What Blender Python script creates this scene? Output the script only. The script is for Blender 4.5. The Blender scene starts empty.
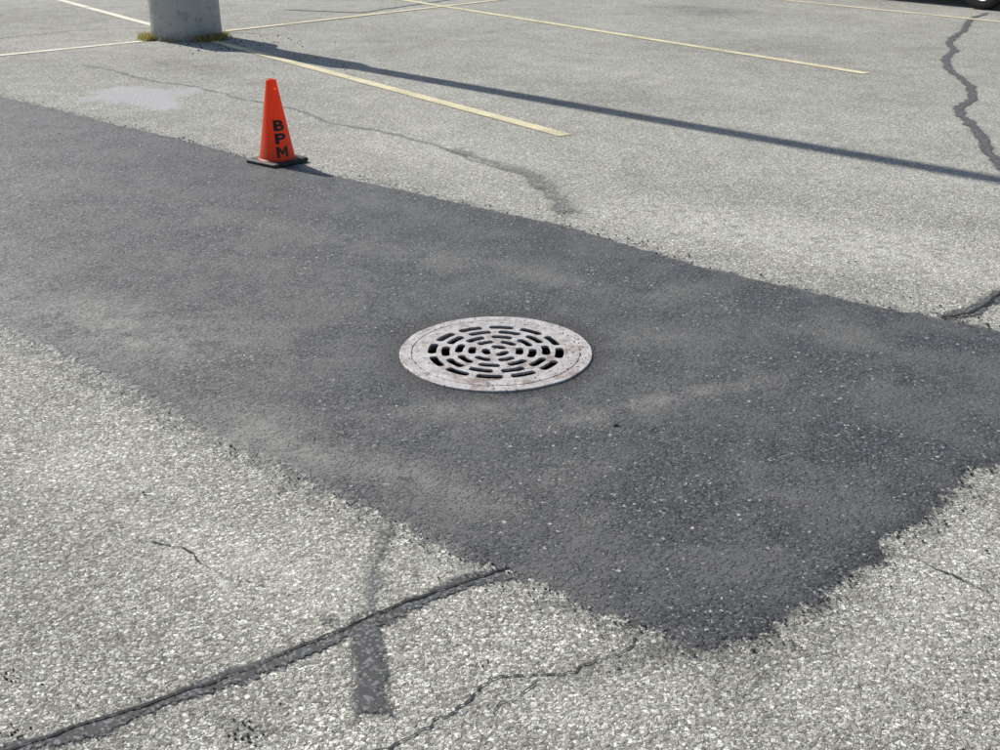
import bpy, bmesh, math, random
import numpy as np
from mathutils import Vector, Matrix, noise as mn
random.seed(7); rng=np.random.default_rng(5)
scene=bpy.context.scene
col=bpy.context.collection
scene.view_settings.view_transform='Standard'
scene.view_settings.look='None'
scene.view_settings.exposure=0

# ------------------------------------------------ node helpers
def newmat(name):
    m=bpy.data.materials.new(name); m.use_nodes=True
    nt=m.node_tree; nt.nodes.clear()
    out=nt.nodes.new('ShaderNodeOutputMaterial')
    b=nt.nodes.new('ShaderNodeBsdfPrincipled')
    nt.links.new(b.outputs[0],out.inputs[0])
    return m,nt,b,out
class T:
    def __init__(s,nt):
        s.nt=nt; s.geo=nt.nodes.new('ShaderNodeNewGeometry'); s.pos=s.geo.outputs['Position']
    def put(s,sock,v):
        if isinstance(v,(int,float)): sock.default_value=v
        elif isinstance(v,tuple): sock.default_value=v if len(v)==len(sock.default_value) else (*v,1)
        else: s.nt.links.new(v,sock)
    def math(s,op,a,b=0.0,c=None,clamp=False):
        n=s.nt.nodes.new('ShaderNodeMath'); n.operation=op; n.use_clamp=clamp
        s.put(n.inputs[0],a); s.put(n.inputs[1],b)
        if c is not None: s.put(n.inputs[2],c)
        return n.outputs[0]
    def noise(s,scale,detail=3,rough=.55,vec=None):
        n=s.nt.nodes.new('ShaderNodeTexNoise'); n.noise_dimensions='2D' if vec is None and s.flat else '3D'
        n.inputs['Scale'].default_value=scale
        n.inputs['Detail'].default_value=detail; n.inputs['Roughness'].default_value=rough
        s.nt.links.new(vec or s.pos,n.inputs['Vector']); return n.outputs['Fac']
    flat=False
    def vor(s,scale,feature='F1',rand=1.0,vec=None):
        n=s.nt.nodes.new('ShaderNodeTexVoronoi'); n.voronoi_dimensions='2D'; n.feature=feature
        n.inputs['Scale'].default_value=scale; n.inputs['Randomness'].default_value=rand
        s.nt.links.new(vec or s.pos,n.inputs['Vector']); return n
    def ramp(s,fac,stops):
        n=s.nt.nodes.new('ShaderNodeValToRGB'); e=n.color_ramp.elements
        def c4(c): return (c,c,c,1) if isinstance(c,(int,float)) else (*c,1)
        e[0].position=stops[0][0]; e[0].color=c4(stops[0][1])
        e[1].position=stops[-1][0]; e[1].color=c4(stops[-1][1])
        for p,c in stops[1:-1]:
            x=e.new(p); x.color=c4(c)
        s.put(n.inputs[0],fac); return n.outputs[0]
    def mix(s,f,a,b,mode='MIX'):
        n=s.nt.nodes.new('ShaderNodeMix'); n.data_type='RGBA'; n.blend_type=mode
        s.put(n.inputs[0],f); s.put(n.inputs[6],a); s.put(n.inputs[7],b); return n.outputs[2]
    def sep(s,c):
        n=s.nt.nodes.new('ShaderNodeSeparateColor'); s.nt.links.new(c,n.inputs[0]); return n.outputs
    def attr(s,name):
        n=s.nt.nodes.new('ShaderNodeAttribute'); n.attribute_name=name; return n.outputs['Fac']
    def sstep(s,v,a,b):
        n=s.nt.nodes.new('ShaderNodeMapRange'); n.interpolation_type='SMOOTHSTEP'
        s.put(n.inputs[0],v); n.inputs[1].default_value=a; n.inputs[2].default_value=b; return n.outputs[0]
    def bump(s,h,dist,strength=1.0,normal=None):
        n=s.nt.nodes.new('ShaderNodeBump'); n.inputs['Distance'].default_value=dist; n.inputs['Strength'].default_value=strength
        s.nt.links.new(h,n.inputs['Height'])
        if normal: s.nt.links.new(normal,n.inputs['Normal'])
        return n.outputs[0]

# ------------------------------------------------ ground layout (metres, camera foot at origin)
UP=[(-4.05,9.10),(-3.4,8.56),(-2.75,7.96),(-2.2,7.50),(-1.93,7.26),(-1.62,6.93),(-1.09,6.54),(-.57,6.13),(-.11,5.75),(.31,5.42),(.45,5.27),(.66,5.03),(.90,4.76),(1.28,4.44),(1.62,4.18),(1.77,4.09),(1.94,3.96),(2.34,3.61)]
RI=[(1.49,2.89),(1.38,2.85),(1.32,2.75),(1.22,2.66),(1.14,2.55),(1.04,2.50),(.95,2.36),(.86,2.31),(.78,2.20),(.69,2.17),(.60,2.06),(.485,2.01)]
LO=[(.42,2.04),(.33,2.10),(.27,2.13),(.18,2.21),(.10,2.25),(0,2.34),(-.08,2.37),(-.16,2.45),(-.25,2.52),(-.31,2.58),(-.45,2.68),(-.57,2.79),(-.69,2.89),(-.90,3.05),(-1.16,3.30),(-1.50,3.61),(-1.93,3.95),(-5.0,6.5),(-8.4,9.3),(-10.6,11.1),(-8.3,13.0)]
POLY=UP+RI+LO
MH=(-.015,3.755); MR=.355

def axis(lo,hi,step,end_lo,end_hi,g=1.04):
    c=list(np.arange(lo,hi,step)); s=step; x=c[-1]
    while x<end_hi: s*=g; x+=s; c.append(x)
    s=step; x=c[0]; l=[]
    while x>end_lo: s*=g; x-=s; l.append(x)
    return np.array(l[::-1]+c)
xs=axis(-2.6,2.6,.02,-300,300); ys=axis(1.5,6.2,.02,-120,400)
X,Y=np.meshgrid(xs,ys); nx,ny=len(xs),len(ys)
px=X.ravel(); py=Y.ravel()
d2=np.full(px.shape,1e9); inside=np.zeros(px.shape,bool)
n=len(POLY)
for i in range(n):
    ax,ay=POLY[i]; bx,by=POLY[(i+1)%n]
    ex,ey=bx-ax,by-ay
    tt=np.clip(((px-ax)*ex+(py-ay)*ey)/(ex*ex+ey*ey),0,1)
    d2=np.minimum(d2,(px-ax-tt*ex)**2+(py-ay-tt*ey)**2)
    cond=((ay>py)!=(by>py))
    with np.errstate(divide='ignore',invalid='ignore'):
        xi=(bx-ax)*(py-ay)/((by-ay) if by!=ay else 1e-9)+ax
    inside^=(cond&(px<xi))
sd=np.sqrt(d2)*np.where(inside,1,-1)
def ss(v,a,b):
    t=np.clip((v-a)/(b-a),0,1); return t*t*(3-2*t)
rm=np.hypot(px-MH[0],py-MH[1])
z=.009*ss(sd,-.01,.04)*ss(rm,.35,.56)
z+=.004*np.sin(px*2.3+py*1.1)*np.sin(py*1.9-px*.7)*ss(sd,.1,.5)*ss(rm,.36,.8)
z+=.0026*np.sin(px*7.3+py*5.1+1.3*np.sin(py*3))*np.sin(py*8.9-px*3.7)*ss(sd,.05,.3)*ss(rm,.36,.6)
z+=.0012*np.sin(px*23+py*11+1.7*np.sin(py*9))*np.sin(py*27-px*13+1.5*np.sin(px*11))*ss(sd,.02,.1)*ss(rm,.36,.5)
def blobs(L):
    a=np.zeros(px.shape)
    for (x,y,rx,ry,rot,amp) in L:
        c,s=math.cos(math.radians(rot)),math.sin(math.radians(rot))
        u=((px-x)*c+(py-y)*s)/rx; v=(-(px-x)*s+(py-y)*c)/ry
        a+=amp*np.exp(-(u*u+v*v))
    return a
dust=blobs([(-1.35,3.85,.45,.20,-38,.9),(-1.8,4.2,.5,.22,-38,.6),(.50,3.30,.30,.06,25,.7),(.75,3.42,.25,.05,20,.45),(-.54,2.95,.35,.12,-38,.65),
            (-.17,2.75,.35,.09,-30,.5),(-.95,3.95,.5,.30,-38,.35),(-.86,3.15,.35,.14,-38,.65),(-.35,3.25,.3,.1,10,.3),(.1,2.75,.25,.08,30,.3),
            (.55,3.9,.2,.1,0,.4),(.2,4.6,.6,.10,-35,.45),(-2.6,5.0,.8,.4,-38,.4),(.15,3.2,.3,.12,0,.3),(1.1,3.5,.5,.15,-20,.3),(-.4,4.9,.5,.15,-38,.35),
            (0,3.3,.35,.05,15,.35),(-1.2,5.4,.9,.12,-38,.3),(.9,2.75,.3,.1,40,.2),(-.9,4.6,.7,.3,-38,.3),(-3.2,6.6,1.0,.35,-38,.25),(1.3,3.9,.5,.1,-38,.35),(.9,4.3,.5,.12,-38,.35),(-.7,5.9,.6,.12,-38,.25)])
light=blobs([(1.05,5.45,.9,.35,-38,.95),(1.9,5.0,.7,.35,-38,.8),(-.2,6.9,.8,.4,-38,.7),(-.69,2.38,.3,.12,-30,.7),(-1.2,2.85,.35,.18,-38,.6),
             (-.1,2.35,.14,.08,-38,.6),(1.2,2.4,.3,.15,40,.5),(.85,2.0,.3,.1,40,.5),(-1.9,7.9,.6,.2,-38,.3),(.3,1.85,.3,.1,0,.35),(-.4,2.2,.15,.1,0,.4),(3,6.2,1.5,.6,-20,.5),(-.45,2.38,.15,.12,0,.4),(2,8,2,1,0,.25)])
pale=blobs([(-2.98,9.15,.30,.42,-15,1.1),(-2.65,8.75,.18,.3,20,.9),(-3.25,9.5,.22,.30,0,.8),(-2.6,9.45,.2,.25,0,.7),(-3.35,9.0,.15,.15,0,.7)])
dark=blobs([(-.31,2.50,.025,.12,5,1.0),(-.31,2.25,.06,.12,0,.6),(2.93,15.73,.5,.4,0,.7),(2.5,16.3,.5,.3,0,.5),(.25,6.3,.10,.35,10,.6),(.36,5.75,.08,.2,0,.7),(-4.2,10.6,1.6,.6,-30,.25),
            (-5.5,14.5,2.5,1.5,0,.25),(1.5,12.5,2.5,1,0,.12),(-.95,2.0,.25,.12,-30,.2),(-.8,1.75,.3,.05,20,.35),(.25,1.95,.35,.03,15,.4),(-.5,1.76,.07,.03,0,.8),(-3.0,10.9,.9,.25,-40,.25),(.35,2.0,.2,.05,20,.4),(.6,1.95,.25,.04,38,.4),
            (-2.2,9.9,1.4,.10,-48,.3),(.8,9.3,1.2,.5,-40,.18),(-1.45,2.4,.3,.1,-30,.25)])
glints=blobs([(-2.6,6.2,1.6,.8,-38,1.0),(-1.2,5.6,.9,.4,-38,.8),(-3.8,7.4,1.5,.8,-38,.8),(.7,2.4,.5,.25,0,.5),(1.2,3.2,.5,.4,0,.3)])  # zones where more glints are painted on the fresh asphalt
idx=np.arange(nx*ny).reshape(ny,nx)
q=np.stack([idx[:-1,:-1],idx[:-1,1:],idx[1:,1:],idx[1:,:-1]],-1).reshape(-1,4)
cx=px[q].mean(1); cy=py[q].mean(1)
q=q[np.hypot(cx-MH[0],cy-MH[1])>.335]
me=bpy.data.meshes.new('asphalt_ground')
me.vertices.add(nx*ny); me.vertices.foreach_set('co',np.stack([px,py,z],-1).ravel())
me.loops.add(q.size); me.loops.foreach_set('vertex_index',q.ravel().astype(np.int32))
me.polygons.add(len(q)); me.polygons.foreach_set('loop_start',np.arange(0,q.size,4,dtype=np.int32))
me.polygons.foreach_set('loop_total',np.full(len(q),4,dtype=np.int32))
me.polygons.foreach_set('use_smooth',np.ones(len(q),bool))
me.update(calc_edges=True); me.validate()
for nm,a in (('sd',np.clip(sd,-2,2)),('dust',dust),('light',light),('dark',dark),('glints',glints),('pale',pale),('mh',np.clip(rm,0,2))):
    at=me.attributes.new(nm,'FLOAT','POINT'); at.data.foreach_set('value',a.astype(np.float32))
ground=bpy.data.objects.new('asphalt_ground',me); col.objects.link(ground)

# ground material
m,nt,b,out=newmat('asphalt'); t=T(nt); t.flat=True
bN=nt.nodes.new('ShaderNodeBsdfPrincipled')
# --- weathered asphalt with exposed aggregate
nn=nt.nodes.new('ShaderNodeTexNoise'); nn.noise_dimensions='2D'; nn.inputs['Scale'].default_value=95; nn.inputs['Detail'].default_value=1
nt.links.new(t.pos,nn.inputs['Vector'])
warp=nt.nodes.new('ShaderNodeVectorMath'); warp.operation='MULTIPLY_ADD'
nt.links.new(nn.outputs['Color'],warp.inputs[0]); warp.inputs[1].default_value=(.014,.014,0); nt.links.new(t.pos,warp.inputs[2])
wp=warp.outputs[0]
v1=t.vor(100,vec=wp); v2=t.vor(225,vec=wp)
s1=t.sep(v1.outputs['Color']); s2=t.sep(v2.outputs['Color'])
stones=[(0,(.11,.106,.094)),(.22,(.195,.188,.163)),(.5,(.325,.315,.275)),(.75,(.46,.447,.395)),(.9,(.66,.645,.585)),(1,(.84,.83,.76))]
c1=t.ramp(s1[0],stones); c2=t.ramp(s2[0],stones)
c1=t.mix(t.math('MULTIPLY',s1[1],.22),c1,(.38,.30,.22))
mid=t.noise(3.2,4,.65); sm=t.noise(14,3,.7)
grit=t.noise(330,2,.7)
m1=t.math('SUBTRACT',1.0,t.sstep(v1.outputs['Distance'],.30,.66))
m2=t.math('SUBTRACT',1.0,t.sstep(v2.outputs['Distance'],.30,.70))
binder=t.mix(grit,(.11,.106,.092),(.28,.272,.235))
fine=t.mix(m2,binder,c2)
thr=t.math('SUBTRACT',s1[2],t.math('MULTIPLY',mid,.5))
bigm=t.math('MULTIPLY',m1,t.sstep(thr,.12,.18))
cO=t.mix(bigm,fine,c1)
hO=t.math('ADD',t.math('MULTIPLY',m1,t.sstep(s1[2],.33,.39)),t.math('MULTIPLY',m2,.35))
lf=t.math('MULTIPLY',t.attr('light'),t.sstep(sm,.25,.65))
v=t.math('ADD',t.math('MULTIPLY_ADD',t.noise(.55,3,.6),.5,.66),t.math('MULTIPLY_ADD',mid,.60,-.15))
v=t.math('ADD',v,t.math('MULTIPLY',lf,.42))
dk=t.math('MULTIPLY',t.attr('dark'),t.sstep(sm,.2,.6))
v=t.math('SUBTRACT',v,t.math('MULTIPLY',dk,.62))
v=t.math('MULTIPLY',t.math('MAXIMUM',v,.25),1.04)
vc=nt.nodes.new('ShaderNodeCombineColor')
for i in range(3): nt.links.new(v,vc.inputs[i])
cO=t.mix(1.0,cO,vc.outputs[0],'MULTIPLY')
cO=t.mix(t.math('MULTIPLY',lf,.45,clamp=True),cO,(.50,.485,.435))
pf=t.sstep(t.math('MULTIPLY',t.attr('pale'),t.math('ADD',mid,t.math('MULTIPLY',sm,.9))),.42,.75)
cO=t.mix(t.math('MULTIPLY',pf,.7),cO,(.46,.455,.47))
# --- fresh asphalt
w1=t.vor(105,vec=wp); w2=t.vor(240)
a1=t.sep(w1.outputs['Color']); a2=t.sep(w2.outputs['Color'])
co_=t.math('MULTIPLY',t.attr('glints'),.03)  # more pale specks here: sun glints put into the colour
cN=t.ramp(t.math('ADD',a1[0],co_),[(0,(.027,.027,.028)),(.5,(.056,.056,.059)),(.85,(.100,.100,.103)),(.96,(.155,.155,.157)),(.983,(.34,.33,.32)),(1,(.58,.56,.54))])
cN2=t.ramp(a2[0],[(0,(.034,.034,.035)),(.7,(.074,.074,.077)),(.95,(.14,.14,.142)),(.985,(.32,.31,.30)),(1,(.46,.45,.43))])
pk=t.math('SUBTRACT',1.0,t.sstep(w1.outputs['Distance'],.35,.7))
sel=t.math('MULTIPLY',pk,t.sstep(a1[2],.40,.48))
cN=t.mix(sel,cN2,cN)
cN=t.mix(t.math('MULTIPLY',t.sstep(mid,.38,.66),.7),cN,(.122,.120,.116))
df=t.math('MULTIPLY',t.attr('dust'),t.sstep(t.math('ADD',t.math('MULTIPLY',mid,.5),t.math('MULTIPLY',sm,.5)),.3,.62))
df=t.math('MULTIPLY',df,t.math('MULTIPLY_ADD',grit,1.3,.15),clamp=True)
cN=t.mix(t.math('MULTIPLY',df,.85,clamp=True),cN,(.28,.268,.238))
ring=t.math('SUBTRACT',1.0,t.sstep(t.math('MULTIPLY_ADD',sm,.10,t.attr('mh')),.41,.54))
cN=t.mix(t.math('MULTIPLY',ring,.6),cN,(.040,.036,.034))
hN=t.math('ADD',sel,t.math('MULTIPLY',a2[1],.6))
# --- ragged boundary between the two
e=t.math('ADD',t.attr('sd'),t.math('MULTIPLY_ADD',sm,.10,-.05))
e=t.math('ADD',e,t.math('MULTIPLY_ADD',t.noise(75,2,.6),.06,-.03))
pmask=t.sstep(e,-.006,.006)
fr=t.sstep(e,-.10,-.01)
cO=t.mix(t.math('MULTIPLY',fr,t.math('MULTIPLY',t.sstep(sm,.45,.6),.5)),cO,(.10,.10,.10))
nt.links.new(cO,b.inputs['Base Color']); b.inputs['Roughness'].default_value=.92; b.inputs['Specular IOR Level'].default_value=.35
nt.links.new(cN,bN.inputs['Base Color']); nt.links.new(t.math('MULTIPLY_ADD',a1[1],.4,.42),bN.inputs['Roughness'])
nt.links.new(t.bump(hO,.0026,.85),b.inputs['Normal'])
nt.links.new(t.bump(hN,.0044,1.0),bN.inputs['Normal'])
mx=nt.nodes.new('ShaderNodeMixShader'); nt.links.new(pmask,mx.inputs[0]); nt.links.new(b.outputs[0],mx.inputs[1]); nt.links.new(bN.outputs[0],mx.inputs[2]); nt.links.new(mx.outputs[0],out.inputs[0])
me.materials.append(m)

# ------------------------------------------------ ribbons (cracks, paint)
def ribbon(name,pts,width,zz,mat,jit=.0,step=.03,wj=.0,taper=False,jf=6.0):
    P=[]
    for i in range(len(pts)-1):
        a=Vector(pts[i]); c2=Vector(pts[i+1]); L=(c2-a).length; k=max(1,int(L/step))
        for j in range(k): P.append(a.lerp(c2,j/k))
    P.append(Vector(pts[-1]))
    for _ in range(3):
        P=[P[0]]+[(P[i-1]+P[i]*2+P[i+1])/4 for i in range(1,len(P)-1)]+[P[-1]]
    N=len(P); vs=[];fs=[];uv=[]; s=0
    seed=random.random()*100
    Q=[]
    for i,p in enumerate(P):
        d=(P[min(i+1,N-1)]-P[max(i-1,0)]).normalized(); nrm=Vector((-d.y,d.x))
        o=jit*(mn.noise(Vector((p.x*jf,p.y*jf,seed)))+.6*mn.noise(Vector((p.x*jf*4,p.y*jf*4,seed))))
        w=width*(1+wj*mn.noise(Vector((p.x*9,p.y*9,seed+5))))*.5
        if taper: w*=min(1,(min(i,N-1-i)+.6)/(N*.25))
        Q.append((p+nrm*o,nrm,w))
    tot=sum((Q[i][0]-Q[i-1][0]).length for i in range(1,N))
    for i,(p,nrm,w) in enumerate(Q):
        if i: s+=(p-Q[i-1][0]).length
        for k in (-1,0,1):
            r=p+nrm*w*k; vs.append((r.x,r.y,zz)); uv.append((min(s,tot-s)/max(width,1e-4),k*.5+.5))
    for i in range(N-1):
        for k in (0,1):
            a=i*3+k; fs.append((a,a+3,a+4,a+1))
    me=bpy.data.meshes.new(name); me.from_pydata(vs,[],fs); me.materials.append(mat)
    ul=me.uv_layers.new(name='UVMap')
    for l in me.loops: ul.data[l.index].uv=uv[l.vertex_index]
    o=bpy.data.objects.new(name,me); col.objects.link(o); return o
def alpha_out(nt,b,out,alpha):
    mx=nt.nodes.new('ShaderNodeMixShader'); tr=nt.nodes.new('ShaderNodeBsdfTransparent')
    nt.links.new(alpha,mx.inputs[0]); nt.links.new(tr.outputs[0],mx.inputs[1]); nt.links.new(b.outputs[0],mx.inputs[2]); nt.links.new(mx.outputs[0],out.inputs[0])
def vband(t):  # 1 on the centre line, 0 at the edges and ends
    u=t.nt.nodes.new('ShaderNodeUVMap'); sp=t.nt.nodes.new('ShaderNodeSeparateXYZ'); t.nt.links.new(u.outputs[0],sp.inputs[0])
    a=t.math('SUBTRACT',1.0,t.math('ABSOLUTE',t.math('MULTIPLY_ADD',sp.outputs[1],2.0,-1.0)))
    return t.math('MINIMUM',a,t.math('MULTIPLY',sp.outputs[0],1.2))
def crackmat(name,colr,k,nz,hole=0.0,soft=.16,peb=1.0,op=1.0):
    m,nt,b,out=newmat(name); t=T(nt); t.flat=True
    bnd=vband(t)
    a=t.math('ADD',bnd,t.math('MULTIPLY_ADD',t.noise(nz,3,.7),k,-k*.5))
    a=t.math('ADD',a,t.math('MULTIPLY_ADD',t.noise(nz*.12,2,.6),k*.7,-k*.35))
    al=t.math('MULTIPLY',t.sstep(a,.22+hole,.22+hole+soft),op)
    w=t.vor(150); s=t.sep(w.outputs['Color'])
    c=t.mix(t.math('MULTIPLY',t.sstep(s[0],.55,1.0),peb),colr,tuple(min(1,x*3+.05) for x in colr))
    nt.links.new(c,b.inputs['Base Color']); b.inputs['Roughness'].default_value=.85
    if peb: nt.links.new(t.bump(s[1],.0025,.6),b.inputs['Normal'])
    alpha_out(nt,b,out,al); return m
m_seal=crackmat('crack_filler',(.065,.065,.064),1.5,85,-.05,.35,.8)
m_strip=crackmat('strip_filler',(.068,.068,.068),1.3,85,-.05,.4,.8,.93)
m_seal2=crackmat('faint_filler',(.15,.15,.14),1.9,45,.12,.5,1.0,.65)
m_core=crackmat('crack_gap',(.014,.014,.014),1.8,110,.08,.3,0,.95)
m_hair=crackmat('hairline_gap',(.03,.029,.027),2.0,60,.06,.3,0,.95)

A=[(6.6,15.6),(6.03,14.75),(5.45,13.5),(4.95,12.6),(4.75,11.9),(4.45,11.3),(4.17,10.4),(4.03,9.6),(3.80,8.99),(3.55,8.6),(3.43,8.17),(3.32,7.6),(3.17,7.16),(3.06,6.56),(3.05,6.1),(2.80,5.4),(2.45,4.85),(2.20,4.48),(2.03,4.29),(1.89,4.16),(1.75,4.10)]
ribbon('sealed_crack',A,.105,.004,m_seal,.03,.05,.4,jf=2)
ribbon('sealed_crack.001',A[-5:],.022,.007,m_core,.015,.03,.5)
B=[(.03,2.335),(-.07,2.29),(-.15,2.235),(-.28,2.14),(-.39,2.06),(-.53,1.955),(-.68,1.86),(-.82,1.78),(-.96,1.71),(-1.3,1.52)]
ribbon('sealed_crack.002',B,.070,.003,m_seal,.012,.02,.4,jf=4)
ribbon('sealed_crack.003',[(x-.004,y+.008) for x,y in B],.010,.006,m_core,.012,.01,.8,jf=5)
ribbon('filler_strip',[(-.325,2.17),(-.30,2.02),(-.285,1.92),(-.272,1.79)],.105,.006,m_strip,.006,.02,.2)
ribbon('filler_strip.001',[(-.43,2.11),(-.36,2.12)],.07,.007,m_strip,.005,.02,.2)
ribbon('filler_strip.002',[(-.29,2.66),(-.305,2.48),(-.315,2.36),(-.31,2.15)],.06,.004,m_seal2,.02,.02,.6)
D=[(.32,2.06),(.26,2.0),(.22,1.985),(.16,1.94),(.09,1.93),(.02,1.925),(-.04,1.90),(-.07,1.84),(-.12,1.80),(-.18,1.74),(-.24,1.70),(-.3,1.6)]
ribbon('hairline_crack',D,.0085,.003,m_hair,.016,.008,.9,jf=14)
ribbon('hairline_crack.001',[(.09,1.93),(.06,1.87),(-.01,1.83),(-.02,1.79)],.006,.003,m_hair,.014,.008,.9,True,jf=14)
E=[(-4.04,10.88),(-3.4,10.3),(-2.77,9.72),(-2.4,9.4),(-2.05,8.99),(-1.6,8.6),(-1.24,8.09),(-.95,7.85),(-.69,7.63),(-.35,7.25),(-.13,6.88),(.12,6.61),(.28,6.13),(.36,5.61)]
ribbon('faint_crack',E,.08,.004,m_seal2,.06,.05,.5,jf=2)
ribbon('faint_crack.001',E[-5:],.18,.007,m_seal2,.03,.05,.6,jf=3)
ribbon('hairline_crack.002',[(-1.9,11.4),(-1.5,10.9),(-1.3,10.0),(-.9,9.5)],.03,.004,m_seal2,.05,.03,.7,True,jf=3)
ribbon('faint_crack.002',[(-3.0,16.0),(-1.9,15.6),(-1.2,16.8),(-.6,17.6)],.10,.004,m_seal,.05,.05,.5,jf=1.5)
ribbon('faint_crack.003',[(-8,12.2),(-6.2,12.0),(-5.1,13.6),(-4.2,13.9),(-2.6,13.2)],.08,.004,m_seal2,.06,.05,.5,jf=1.5)
ribbon('hairline_crack.003',[(1.0,2.42),(1.15,2.3),(1.22,2.18)],.006,.003,m_hair,.016,.008,.9,True,jf=14)
ribbon('hairline_crack.004',[(-1.05,2.5),(-.8,2.42),(-.7,2.3),(-.52,2.26)],.006,.003,m_hair,.016,.008,.9,True,jf=14)

# paint
def paint(name,ca,cb,lo,hi):
    m,nt,b,out=newmat(name); t=T(nt); t.flat=True
    bnd=vband(t)
    c=t.mix(t.noise(5,3),ca,cb); c=t.mix(t.math('MULTIPLY',t.sstep(t.noise(60,3,.7),.45,.7),.5),c,(.34,.32,.25))
    nt.links.new(c,b.inputs['Base Color']); b.inputs['Roughness'].default_value=.8
    a=t.math('MULTIPLY',t.sstep(t.math('ADD',bnd,t.math('MULTIPLY_ADD',t.noise(60,3),.6,-.3)),.0,.2),
       t.sstep(t.math('ADD',t.noise(110,3,.75),t.math('MULTIPLY',t.noise(2.5,3),.5)),lo,hi))
    alpha_out(nt,b,out,a); return m
m_paint=paint('worn_yellow_paint',(.68,.58,.33),(.74,.67,.46),.51,.71)
m_paint2=paint('worn_cream_paint',(.74,.70,.54),(.78,.74,.62),.48,.68)
def sheet_line(name,p,q2,w=.125,zz=.005,mt=None): return ribbon(name,[p,q2],w,zz,mt or m_paint,.006,.1,.08,jf=1)
sheet_line('parking_line',(-6.3,24.55),(3.37,10.33))
sheet_line('parking_line.001',(-7.04,18.0),(-3.55,13.12),mt=m_paint2)
sheet_line('parking_line.002',(-3.3,12.8),(.46,7.60))
sheet_line('parking_line.003',(-.5,24.2),(9.2,10.45))
sheet_line('parking_line.004',(4.0,26.0),(12.5,13.9))
sheet_line('parking_line.005',(-8.5,8.15),(-3.95,12.62),.11,mt=m_paint2)
sheet_line('parking_line.006',(-3.35,13.4),(6.5,25.2),.115,.0075)

# ------------------------------------------------ mesh helpers
def mkobj(name,vs,fs,mat,smooth=True,parent=None):
    me=bpy.data.meshes.new(name); me.from_pydata([tuple(v) for v in vs],[],fs); me.materials.append(mat)
    for p in me.polygons: p.use_smooth=smooth
    o=bpy.data.objects.new(name,me); col.objects.link(o)
    if parent: o.parent=parent
    return o
def lathe(name,prof,mat,seg=64,parent=None,smooth=True):
    vs=[];fs=[]
    for r,zz in prof:
        for i in range(seg):
            a=2*math.pi*i/seg; vs.append((r*math.cos(a),r*math.sin(a),zz))
    for k in range(len(prof)-1):
        for i in range(seg):
            j=(i+1)%seg; fs.append((k*seg+i,k*seg+j,(k+1)*seg+j,(k+1)*seg+i))
    return mkobj(name,vs,fs,mat,smooth,parent)
def empty(name,loc=(0,0,0),rotz=0):
    o=bpy.data.objects.new(name,None); o.location=loc; o.rotation_euler=(0,0,rotz); col.objects.link(o); return o
def autosmooth(o,ang=35):
    bm=bmesh.new(); bm.from_mesh(o.data)
    for e in bm.edges:
        if len(e.link_faces)==2 and e.calc_face_angle(0)>math.radians(ang): e.smooth=False
    bm.to_mesh(o.data); bm.free()

# ------------------------------------------------ drain grate
m,nt,b,out=newmat('worn_cast_iron'); t=T(nt)
n1=t.noise(22,4,.7); n2=t.noise(140,3,.7)
c=t.mix(t.sstep(n1,.35,.65),(.38,.350,.342),(.56,.53,.515))
c=t.mix(t.math('MULTIPLY',t.sstep(n2,.48,.66),.55),c,(.23,.185,.16))
c=t.mix(t.math('MULTIPLY',t.sstep(t.noise(9,4,.75),.51,.64),.72),c,(.20,.135,.10))
c=t.mix(t.math('MULTIPLY',t.sstep(t.noise(45,3,.8),.58,.67),.9),c,(.06,.048,.04))
nt.links.new(c,b.inputs['Base Color']); b.inputs['Roughness'].default_value=.6; b.inputs['Metallic'].default_value=.1
nt.links.new(t.bump(n2,.002,.6),b.inputs['Normal'])
m_iron=m
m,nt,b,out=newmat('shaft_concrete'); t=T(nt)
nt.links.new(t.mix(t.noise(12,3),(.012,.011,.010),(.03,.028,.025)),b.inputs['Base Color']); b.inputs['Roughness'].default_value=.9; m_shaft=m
grate=empty('storm_drain_grate',(MH[0],MH[1],0),math.radians(7))
def spl(cu,pts):
    s=cu.splines.new('POLY'); s.points.add(len(pts)-1)
    for i,p in enumerate(pts): s.points[i].co=(p[0],p[1],0,1)
    s.use_cyclic_u=True
def circ(r,k=128,w=0,seed=0):
    P=[]
    for i in range(k):
        a=2*math.pi*i/k; rr=r+w*mn.noise(Vector((3*math.cos(a),3*math.sin(a),seed))); P.append((rr*math.cos(a),rr*math.sin(a)))
    return P
def slot(r0,r1,a0,a1):
    rm=(r0+r1)/2; h=(r1-r0)/2; da=h/rm*.8; P=[]
    b0,b1=a0+da,a1-da; K=12
    for i in range(K+1): a=b0+(b1-b0)*i/K; P.append((r1*math.cos(a),r1*math.sin(a)))
    for i in range(1,8):
        th=math.pi*i/8; rr=rm+h*math.cos(th); aa=b1+.8*h*math.sin(th)/rm; P.append((rr*math.cos(aa),rr*math.sin(aa)))
    for i in range(K+1): a=b1+(b0-b1)*i/K; P.append((r0*math.cos(a),r0*math.sin(a)))
    for i in range(1,8):
        th=math.pi*i/8; rr=rm-h*math.cos(th); aa=b0-.8*h*math.sin(th)/rm; P.append((rr*math.cos(aa),rr*math.sin(aa)))
    return P
def curve_mesh(name,loops,ext,bev,zz,mat,parent):
    cu=bpy.data.curves.new(name+'_c','CURVE'); cu.dimensions='2D'; cu.fill_mode='BOTH'; cu.extrude=ext; cu.bevel_depth=bev; cu.bevel_resolution=1
    for l in loops: spl(cu,l)
    o=bpy.data.objects.new('tmp',cu); col.objects.link(o); bpy.context.view_layer.update()
    dg=bpy.context.evaluated_depsgraph_get(); me=bpy.data.meshes.new_from_object(o.evaluated_get(dg)); me.name=name
    bpy.data.objects.remove(o); me.materials.clear(); me.materials.append(mat)
    ob=bpy.data.objects.new(name,me); col.objects.link(ob); ob.location.z=zz; ob.parent=parent; return ob
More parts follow.
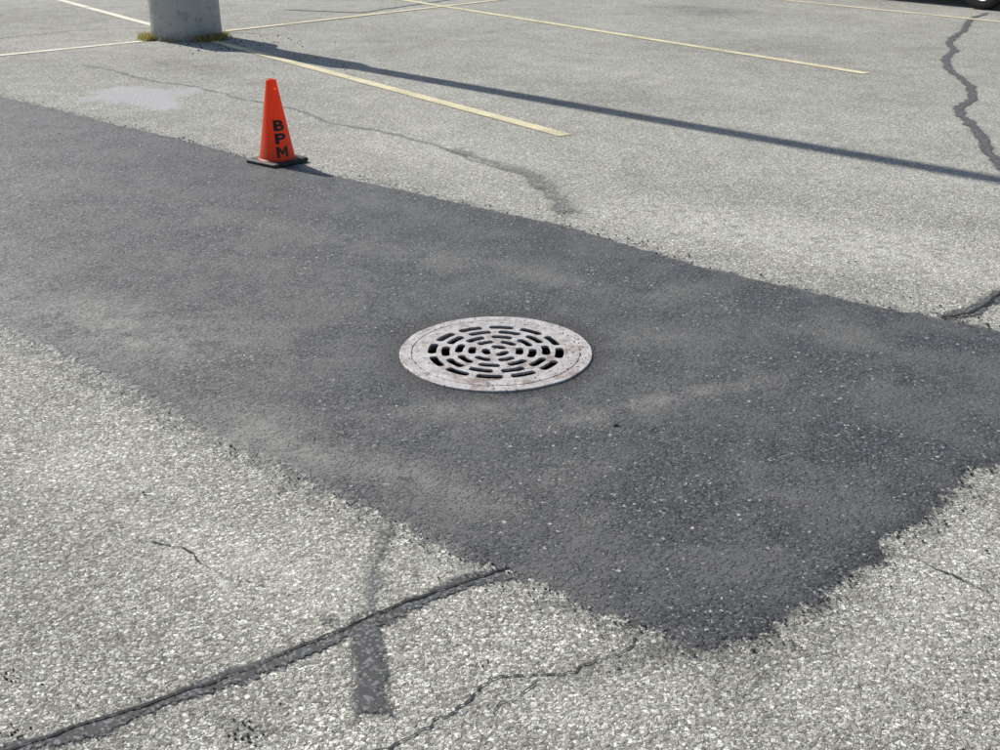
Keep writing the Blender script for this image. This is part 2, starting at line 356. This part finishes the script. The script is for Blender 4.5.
loops=[circ(.309)]
for (r0,r1,k,off,gap) in ((.219,.253,12,.05,.024),(.170,.203,10,.22,.024),(.121,.153,8,.1,.024),(.073,.104,6,.35,.024),(.020,.054,3,.1,.020)):
    for i in range(k):
        a0=2*math.pi*i/k+off; a1=2*math.pi*(i+1)/k+off; g=gap/((r0+r1)/2)/2
        loops.append(slot(r0,r1,a0+g,a1-g))
curve_mesh('cover',loops,.0035,.0012,.0023,m_iron,grate)      # top at +.007
curve_mesh('frame_ring',[circ(.353,w=.005,seed=3),circ(.3145)],.012,.003,-.008,m_iron,grate)
lathe('seat',[(.322,-.003),(.285,-.004),(.285,-.05),(.322,-.06)],m_iron,96,grate)
lathe('shaft',[(.33,-.024),(.33,-.3),(.36,-.5),(.45,-1.3),(.001,-1.32)],m_shaft,64,grate)

# ------------------------------------------------ traffic cone
m,nt,b,out=newmat('orange_pvc'); t=T(nt)
c=t.mix(t.sstep(t.noise(30,3,.7),.5,.75),(.90,.13,.03),(.66,.10,.035))
sp=nt.nodes.new('ShaderNodeSeparateXYZ'); nt.links.new(t.pos,sp.inputs[0])
dirt=t.math('MULTIPLY',t.math('SUBTRACT',1.0,t.sstep(t.math('ADD',sp.outputs[2],t.math('MULTIPLY',t.noise(20,3),.08)),.06,.16)),.45)
c=t.mix(dirt,c,(.20,.06,.03))
nt.links.new(c,b.inputs['Base Color']); b.inputs['Roughness'].default_value=.5
tl=nt.nodes.new('ShaderNodeBsdfTranslucent'); tl.inputs[0].default_value=(1.0,.15,.03,1)
mx=nt.nodes.new('ShaderNodeMixShader'); mx.inputs[0].default_value=.42
nt.links.new(b.outputs[0],mx.inputs[1]); nt.links.new(tl.outputs[0],mx.inputs[2]); nt.links.new(mx.outputs[0],out.inputs[0]); m_or=m
m,nt,b,out=newmat('black_rubber'); t=T(nt)
nt.links.new(t.mix(t.sstep(t.noise(40,3),.45,.7),(.018,.018,.018),(.06,.056,.05)),b.inputs['Base Color']); b.inputs['Roughness'].default_value=.65; m_rub=m
m,nt,b,out=newmat('black_stencil_paint'); b.inputs['Base Color'].default_value=(.015,.013,.013,1); b.inputs['Roughness'].default_value=.6; m_ink=m
cone=empty('traffic_cone',(-1.385,6.80,.009),math.radians(-38))
def rounded_sq(h,r,k=6):
    P=[]
    for cx_,cy_,a0 in ((h-r,h-r,0),(-h+r,h-r,90),(-h+r,-h+r,180),(h-r,-h+r,270)):
        for i in range(k+1):
            a=math.radians(a0+90*i/k); P.append((cx_+r*math.cos(a),cy_+r*math.sin(a)))
    return P
vs=[];fs=[];rings=[(.139,.025,0),(.142,.025,.006),(.140,.025,.016),(.134,.025,.021),(.122,.03,.023)]
for h_,r_,zz in rings:
    for p in rounded_sq(h_,r_): vs.append((p[0],p[1],zz))
K=28
for k in range(len(rings)-1):
    for i in range(K): j=(i+1)%K; fs.append((k*K+i,k*K+j,(k+1)*K+j,(k+1)*K+i))
fs.append(tuple(range(4*K,5*K))); fs.append(tuple(range(K))[::-1])
o=mkobj('base',vs,fs,m_rub,True,cone); autosmooth(o,50)
R0,Z0,R1,Z1=.108,.034,.031,.492
o=lathe('body',[(.121,.0245),(.116,.028),(.111,.030),(R0,Z0),(R1,Z1),(.029,.499),(.024,.501),(.022,.498),(.021,.47)],m_or,72,cone)
# stencilled letters wrapped on the cone
def flat_text(ch):
    cu=bpy.data.curves.new('tx','FONT'); cu.body=ch; cu.size=1; cu.offset=.04; cu.align_x='CENTER'; cu.resolution_u=4
    o=bpy.data.objects.new('tx',cu); col.objects.link(o); bpy.context.view_layer.update()
    me=bpy.data.meshes.new_from_object(o.evaluated_get(bpy.context.evaluated_depsgraph_get())); bpy.data.objects.remove(o)
    return me
def flat_m():
    me=bpy.data.meshes.new('tx')
    vs=[(0,0),(.24,0),(.24,1),(0,1),(.76,0),(1,0),(1,1),(.76,1),(.24,1),(.24,.62),(.5,.18),(.5,.56),(.76,.62),(.76,1)]
    me.from_pydata([(x,y,0) for x,y in vs],[],[(0,1,2,3),(4,5,6,7),(8,9,10,11),(11,10,12,13)]); return me
def letter(ch,zc,hgt,ang,name):
    me=flat_m() if ch=='M' else flat_text(ch)
    bm=bmesh.new(); bm.from_mesh(me)
    ys_=[v.co.y for v in bm.verts]; xs_=[v.co.x for v in bm.verts]
    y0,y1=min(ys_),max(ys_); xc=(min(xs_)+max(xs_))/2; sc=hgt/(y1-y0); sx=hgt*1.12/(max(xs_)-min(xs_))
    for v in bm.verts: v.co=Vector(((v.co.x-xc)*sx,(v.co.y-y0)*sc,0))
    x=-hgt
    while x<hgt:
        bmesh.ops.bisect_plane(bm,geom=bm.verts[:]+bm.edges[:]+bm.faces[:],plane_co=(x,0,0),plane_no=(1,0,0)); x+=.004
    for v in bm.verts:
        zz=zc+v.co.y; r=R0+(R1-R0)*(zz-Z0)/(Z1-Z0)+.0012; a=ang+v.co.x/r
        v.co=Vector((r*math.cos(a),r*math.sin(a),zz))
    bm.to_mesh(me); bm.free(); me.materials.clear(); me.materials.append(m_ink); me.name=name
    ob=bpy.data.objects.new(name,me); col.objects.link(ob); ob.parent=cone
camdir=math.atan2(-6.8,1.385)
la=camdir+math.radians(20)+math.radians(38)
letter('B',.203,.064,la,'letter_b'); letter('P',.125,.064,la,'letter_p'); letter('M',.045,.066,la,'letter_m')

# ------------------------------------------------ light pole on concrete pier
m,nt,b,out=newmat('pier_concrete'); t=T(nt)
c=t.mix(t.noise(4,4,.7),(.38,.365,.345),(.55,.54,.51)); c=t.mix(t.math('MULTIPLY',t.sstep(t.noise(11,4,.75),.50,.64),.6),c,(.25,.235,.21))
sp=nt.nodes.new('ShaderNodeSeparateXYZ'); nt.links.new(t.pos,sp.inputs[0])
low=t.math('SUBTRACT',1.0,t.sstep(t.math('ADD',sp.outputs[2],t.math('MULTIPLY',t.noise(8,3),.2)),.08,.28))
c=t.mix(t.math('MULTIPLY',low,.6),c,(.15,.14,.115))
nt.links.new(c,b.inputs['Base Color']); b.inputs['Roughness'].default_value=.9
nt.links.new(t.bump(t.noise(50,4,.7),.01,.5),b.inputs['Normal']); m_conc=m
m,nt,b,out=newmat('galvanised_pole'); t=T(nt); nt.links.new(t.mix(t.noise(6,3),(.30,.31,.32),(.42,.43,.44)),b.inputs['Base Color']); b.inputs['Roughness'].default_value=.5; b.inputs['Metallic'].default_value=.6; m_pole=m
pole=empty('parking_lot_light_pole',(-3.55,12.97,0))
lathe('concrete_base',[(.40,-.1),(.395,.0),(.388,.15),(.385,.6),(.385,1.04),(.37,1.07),(.001,1.075)],m_conc,72,pole)
lathe('shadow_sleeve',[(.26,1.076),(.26,1.12),(.24,1.15),(.19,1.6),(.19,2.75),(.12,2.95)],m_pole,48,pole)  # unseen sleeve, added and tapered to widen the pole's cast shadow
lathe('shaft',[(.112,2.9),(.09,11.2),(.08,11.25),(.001,11.26)],m_pole,32,pole)
vs=[(-.09+.0,-.9,11.0),(.09,-.9,11.0),(.09,.9,11.0),(-.09,.9,11.0),(-.09,-.9,11.1),(.09,-.9,11.1),(.09,.9,11.1),(-.09,.9,11.1)]
BF=[(0,1,2,3)[::-1],(4,5,6,7),(0,1,5,4),(1,2,6,5),(2,3,7,6),(3,0,4,7)]
mkobj('cross_arm',vs,BF,m_pole,False,pole)
for s_,nm in ((-1,'lamp_head'),(1,'lamp_head_2')):
    vs=[(x_,s_*(1.15)+y_,z_) for z_,k in ((11.0,1),(11.15,.8)) for x_,y_ in ((-.2*k,-.3*k),(.2*k,-.3*k),(.2*k,.3*k),(-.2*k,.3*k))]
    mkobj(nm,vs,BF,m_pole,False,pole)

# ------------------------------------------------ dry grass round the pier
m,nt,b,out=newmat('dry_grass'); t=T(nt)
nt.links.new(t.mix(t.noise(25,2),(.46,.36,.13),(.26,.26,.09)),b.inputs['Base Color']); b.inputs['Roughness'].default_value=.7
tl=nt.nodes.new('ShaderNodeBsdfTranslucent'); tl.inputs[0].default_value=(.45,.37,.13,1)
mx=nt.nodes.new('ShaderNodeMixShader'); mx.inputs[0].default_value=.4
nt.links.new(b.outputs[0],mx.inputs[1]); nt.links.new(tl.outputs[0],mx.inputs[2]); nt.links.new(mx.outputs[0],out.inputs[0]); m_gr=m
vs=[];fs=[]
def blade(x,y,L):
    a=random.uniform(0,6.28); w=.005; bx,by=math.cos(a)*w,math.sin(a)*w; a2=random.uniform(0,6.28); le=L*random.uniform(.3,1.0)
    k=len(vs); dx,dy=math.cos(a2)*le,math.sin(a2)*le
    vs.extend([(x-bx,y-by,0),(x+bx,y+by,0),(x+dx*.4+bx*.7,y+dy*.4+by*.7,L*.6),(x+dx*.4-bx*.7,y+dy*.4-by*.7,L*.6),(x+dx,y+dy,L*.85)])
    fs.extend([(k,k+1,k+2,k+3),(k+3,k+2,k+4)])
for a0,a1,nb_,sp_ in ((180,225,420,.055),(300,345,600,.06),(225,300,25,.02),(0,180,150,.05)):
    for i in range(nb_):
        a=math.radians(random.uniform(a0,a1)); r=.40+abs(random.gauss(0,sp_)); blade(-3.55+r*math.cos(a),12.97+r*math.sin(a),random.uniform(.02,.10))
mkobj('dry_grass',vs,fs,m_gr,False)

# ------------------------------------------------ loose gravel / crumbs
def stonemat(name,c0,c1):
    m,nt,b,out=newmat(name); t=T(nt); v_=t.sep(t.vor(60).outputs['Color'])
    nt.links.new(t.mix(v_[0],c0,c1),b.inputs['Base Color']); b.inputs['Roughness'].default_value=.85; return m
ms_d=stonemat('dark_crumb',(.015,.015,.015),(.06,.058,.055)); ms_l=stonemat('pale_stone',(.20,.19,.17),(.62,.60,.55))
ico=bmesh.new(); bmesh.ops.create_icosphere(ico,subdivisions=1,radius=1); IV=[v.co.copy() for v in ico.verts]; IF=[[v.index for v in f.verts] for f in ico.faces]; ico.free()
def gravel(name,pts,mat):
    vs=[];fs=[]
    for (x,y,zz,r) in pts:
        k=len(vs); sx,sy,sz=random.uniform(.7,1.4),random.uniform(.6,1.1),random.uniform(.4,.8); a=random.uniform(0,6.28); ca,sa=math.cos(a),math.sin(a)
        for v in IV:
            j=random.uniform(.8,1.2); X_,Y_,Z_=v.x*sx*j*r,v.y*sy*j*r,v.z*sz*j*r
            vs.append((x+X_*ca-Y_*sa,y+X_*sa+Y_*ca,zz+Z_+r*sz*.55))
        fs.extend([[k+i for i in f] for f in IF])
    return mkobj(name,vs,fs,mat,False)
pd=[];pl=[]
def along(L,n_,spread,out_,rr):
    for i in range(n_):
        j=random.randrange(len(L)-1); u=random.random(); x=L[j][0]+(L[j+1][0]-L[j][0])*u+random.gauss(0,spread); y=L[j][1]+(L[j+1][1]-L[j][1])*u+random.gauss(0,spread)
        out_.append((x,y,.003,random.uniform(*rr)))
LN=LO[:17]
along(UP,450,.06,pd,(.002,.006)); along(LN,320,.035,pd,(.0015,.004)); along(RI,300,.035,pd,(.0015,.0045))
along(LN,200,.06,pl,(.0015,.004)); along(B,100,.03,pd,(.001,.003)); along(UP,200,.2,pl,(.002,.005))
for i in range(800):
    x,y=random.uniform(-2.5,2.5),random.uniform(1.7,7); pl.append((x,y,.004,random.uniform(.0015,.0036)))
for i in range(500):
    u,w_=random.uniform(0,3.2),random.gauss(0,.5); pl.append((-.9-.76*u+.65*w_,5.3+.65*u+.76*w_,.007,random.uniform(.002,.005)))
for i in range(150):
    x,y=random.uniform(-2.5,2.5),random.uniform(1.7,7); pd.append((x,y,.004,random.uniform(.0015,.005)))
for i in range(90): # crumbs around pier
    pd.append((random.gauss(-2.9,.32),random.gauss(12.4,.35),.002,random.uniform(.004,.011)))
for cx_,cy_,s_,k_,rr in ((-.99,1.74,.02,18,.004),(-1.07,1.93,.012,10,.004),(-.52,1.75,.02,22,.004),(-.95,1.9,.03,8,.003),(-.03,1.97,.01,5,.003)):
    for i in range(k_): pd.append((random.gauss(cx_,s_),random.gauss(cy_,s_),.001,random.uniform(.4,1)*rr))
pd+= [(.37,3.13,.009,.010),(.378,3.122,.009,.007),(.362,3.128,.009,.006)]
pi_=[]
for i in range(240): # dirt on grate rim and in the seam
    a=random.gauss(math.radians(-35),.6) if random.random()<.7 else random.uniform(0,6.28); r=random.choice([random.uniform(.27,.35),.312,.355+abs(random.gauss(0,.012))])
    pi_.append((MH[0]+r*math.cos(a),MH[1]+r*math.sin(a),.006,random.uniform(.0012,.0038)))
pd=[p for p in pd if math.hypot(p[0]-MH[0],p[1]-MH[1])>.36]+pi_
pl=[p for p in pl if math.hypot(p[0]-MH[0],p[1]-MH[1])>.36]
gravel('loose_asphalt_crumbs',pd,ms_d); gravel('loose_gravel',pl,ms_l)

# ------------------------------------------------ parked car (only its front wheel and underside reach the view)
m,nt,b,out=newmat('car_paint'); b.inputs['Base Color'].default_value=(.03,.035,.05,1); b.inputs['Roughness'].default_value=.25; b.inputs['Coat Weight'].default_value=.8; m_cp=m
m,nt,b,out=newmat('car_glass'); b.inputs['Base Color'].default_value=(.01,.012,.013,1); b.inputs['Roughness'].default_value=.05; m_gl=m
m,nt,b,out=newmat('tyre_rubber'); b.inputs['Base Color'].default_value=(.02,.02,.02,1); b.inputs['Roughness'].default_value=.8; m_ty=m
m,nt,b,out=newmat('alloy'); b.inputs['Base Color'].default_value=(.5,.5,.5,1); b.inputs['Metallic'].default_value=.9; b.inputs['Roughness'].default_value=.3; m_al=m
m,nt,b,out=newmat('headlamp'); b.inputs['Base Color'].default_value=(.7,.7,.7,1); b.inputs['Roughness'].default_value=.1; m_hl=m
dv=Vector((.566,-.825,0)); nv=Vector((.825,.566,0))
frontc=nv*15.45+dv*(-8.6)
car=empty('parked_car',(frontc.x,frontc.y,0),math.atan2(dv.y,dv.x))  # local +x = forwards, origin at front bumper
st=[(-.0,.62,.28,.55),(-.10,.78,.22,.66),(-.45,.86,.20,.76),(-1.25,.88,.20,.90),(-1.9,.88,.20,.93),(-3.2,.88,.20,.95),(-3.9,.87,.22,.98),(-4.4,.80,.28,.95),(-4.52,.66,.34,.80)]
vs=[];fs=[]
for x,w,zb,zt in st:
    for y_,z_ in ((-w*.85,zb),(-w,zb+.12),(-w*1.01,(zb+zt)/2),(-w*.96,zt-.05),(-w*.85,zt),(0,zt+.03),(w*.85,zt),(w*.96,zt-.05),(w*1.01,(zb+zt)/2),(w,zb+.12),(w*.85,zb)):
        vs.append((x,y_,z_))
M=11
for k in range(len(st)-1):
    for i in range(M): j=(i+1)%M; fs.append((k*M+i,k*M+j,(k+1)*M+j,(k+1)*M+i))
fs.append(tuple(range(M))); fs.append(tuple(range((len(st)-1)*M,len(st)*M))[::-1])
o=mkobj('body',vs,fs,m_cp,True,car); sb=o.modifiers.new('s','SUBSURF'); sb.levels=sb.render_levels=2
gh=[(-1.15,.74,.90,.92),(-1.95,.64,.92,1.38),(-2.6,.62,.93,1.44),(-3.3,.62,.93,1.40),(-4.0,.70,.95,1.0)]
vs=[];fs=[]
for x,w,zb,zt in gh:
    for y_,z_ in ((-.78,zb),(-w,zt-.02),(-w*.8,zt+.01),(w*.8,zt+.01),(w,zt-.02),(.78,zb)): vs.append((x,y_,z_))
for k in range(len(gh)-1):
    for i in range(5): fs.append((k*6+i,k*6+i+1,(k+1)*6+i+1,(k+1)*6+i))
mkobj('windows',vs,fs,m_gl,False,car)
vs=[];fs=[]
for x,w,zt in ((-1.9,.60,1.385),(-2.6,.60,1.465),(-3.35,.60,1.41)):
    for y_,z_ in ((-w-.03,zt-.03),(-w*.8,zt),(w*.8,zt),(w+.03,zt-.03)): vs.append((x,y_,z_))
for k in range(2):
    for i in range(3): fs.append((k*4+i,k*4+i+1,(k+1)*4+i+1,(k+1)*4+i))
o=mkobj('roof',vs,fs,m_cp,True,car); so=o.modifiers.new('s','SOLIDIFY'); so.thickness=.02
for i,(x,y) in enumerate(((-.85,-.80),(-.85,.80),(-3.55,-.80),(-3.55,.80))):
    w=empty('wheel_%d'%(i+1)); w.parent=car; w.location=(x,y,.32); w.rotation_euler=(math.pi/2,0,0)
    lathe('tyre',[(.20,-.10),(.27,-.11),(.31,-.10),(.32,-.06),(.32,.06),(.31,.10),(.27,.11),(.20,.10)],m_ty,48,w)
    for s_ in (-1,1):
        lathe('rim',[(.205,.10*s_),(.19,.085*s_),(.17,.06*s_),(.05,.075*s_),(.001,.08*s_)],m_al,30,w)
for s_ in (-1,1):
    vs=[(-.06,s_*.42,.52),(-.10,s_*.72,.55),(-.12,s_*.72,.66),(-.09,s_*.42,.62)]
    vs=[(x+.035,y,z_) for x,y,z_ in vs]+[(x-.08,y,z_) for x,y,z_ in vs]
    mkobj('headlamp',vs,BF,m_hl,False,car)

# ------------------------------------------------ light
el=math.radians(43); tx,ty=.70,-.714  # light travels toward +x,-y
L=Vector((tx,ty,0)).normalized()*math.cos(el)+Vector((0,0,-math.sin(el)))
su=bpy.data.lights.new('sun','SUN'); su.energy=4.9; su.angle=math.radians(.53); su.color=(1,.965,.90)
so=bpy.data.objects.new('sun',su); col.objects.link(so); so.rotation_euler=L.to_track_quat('-Z','Y').to_euler(); so.location=(-20,20,20)
wd=bpy.data.worlds.new('World'); scene.world=wd; wd.use_nodes=True; wn=wd.node_tree
bg=wn.nodes['Background']; sk=wn.nodes.new('ShaderNodeTexSky'); sk.sky_type='NISHITA'; sk.sun_disc=False
sk.sun_elevation=el; sk.sun_rotation=math.atan2(-tx,-ty)  # azimuth of the sun from +Y towards +X
wn.links.new(sk.outputs[0],bg.inputs[0]); bg.inputs[1].default_value=.10

# ------------------------------------------------ camera
cd=bpy.data.cameras.new('camera'); cd.lens=39.6; cd.sensor_width=36; cd.clip_end=1500; cd.clip_start=.05
co=bpy.data.objects.new('camera',cd); col.objects.link(co); co.location=(0,0,1.58); co.rotation_euler=(math.radians(90-24),0,0)
scene.camera=co
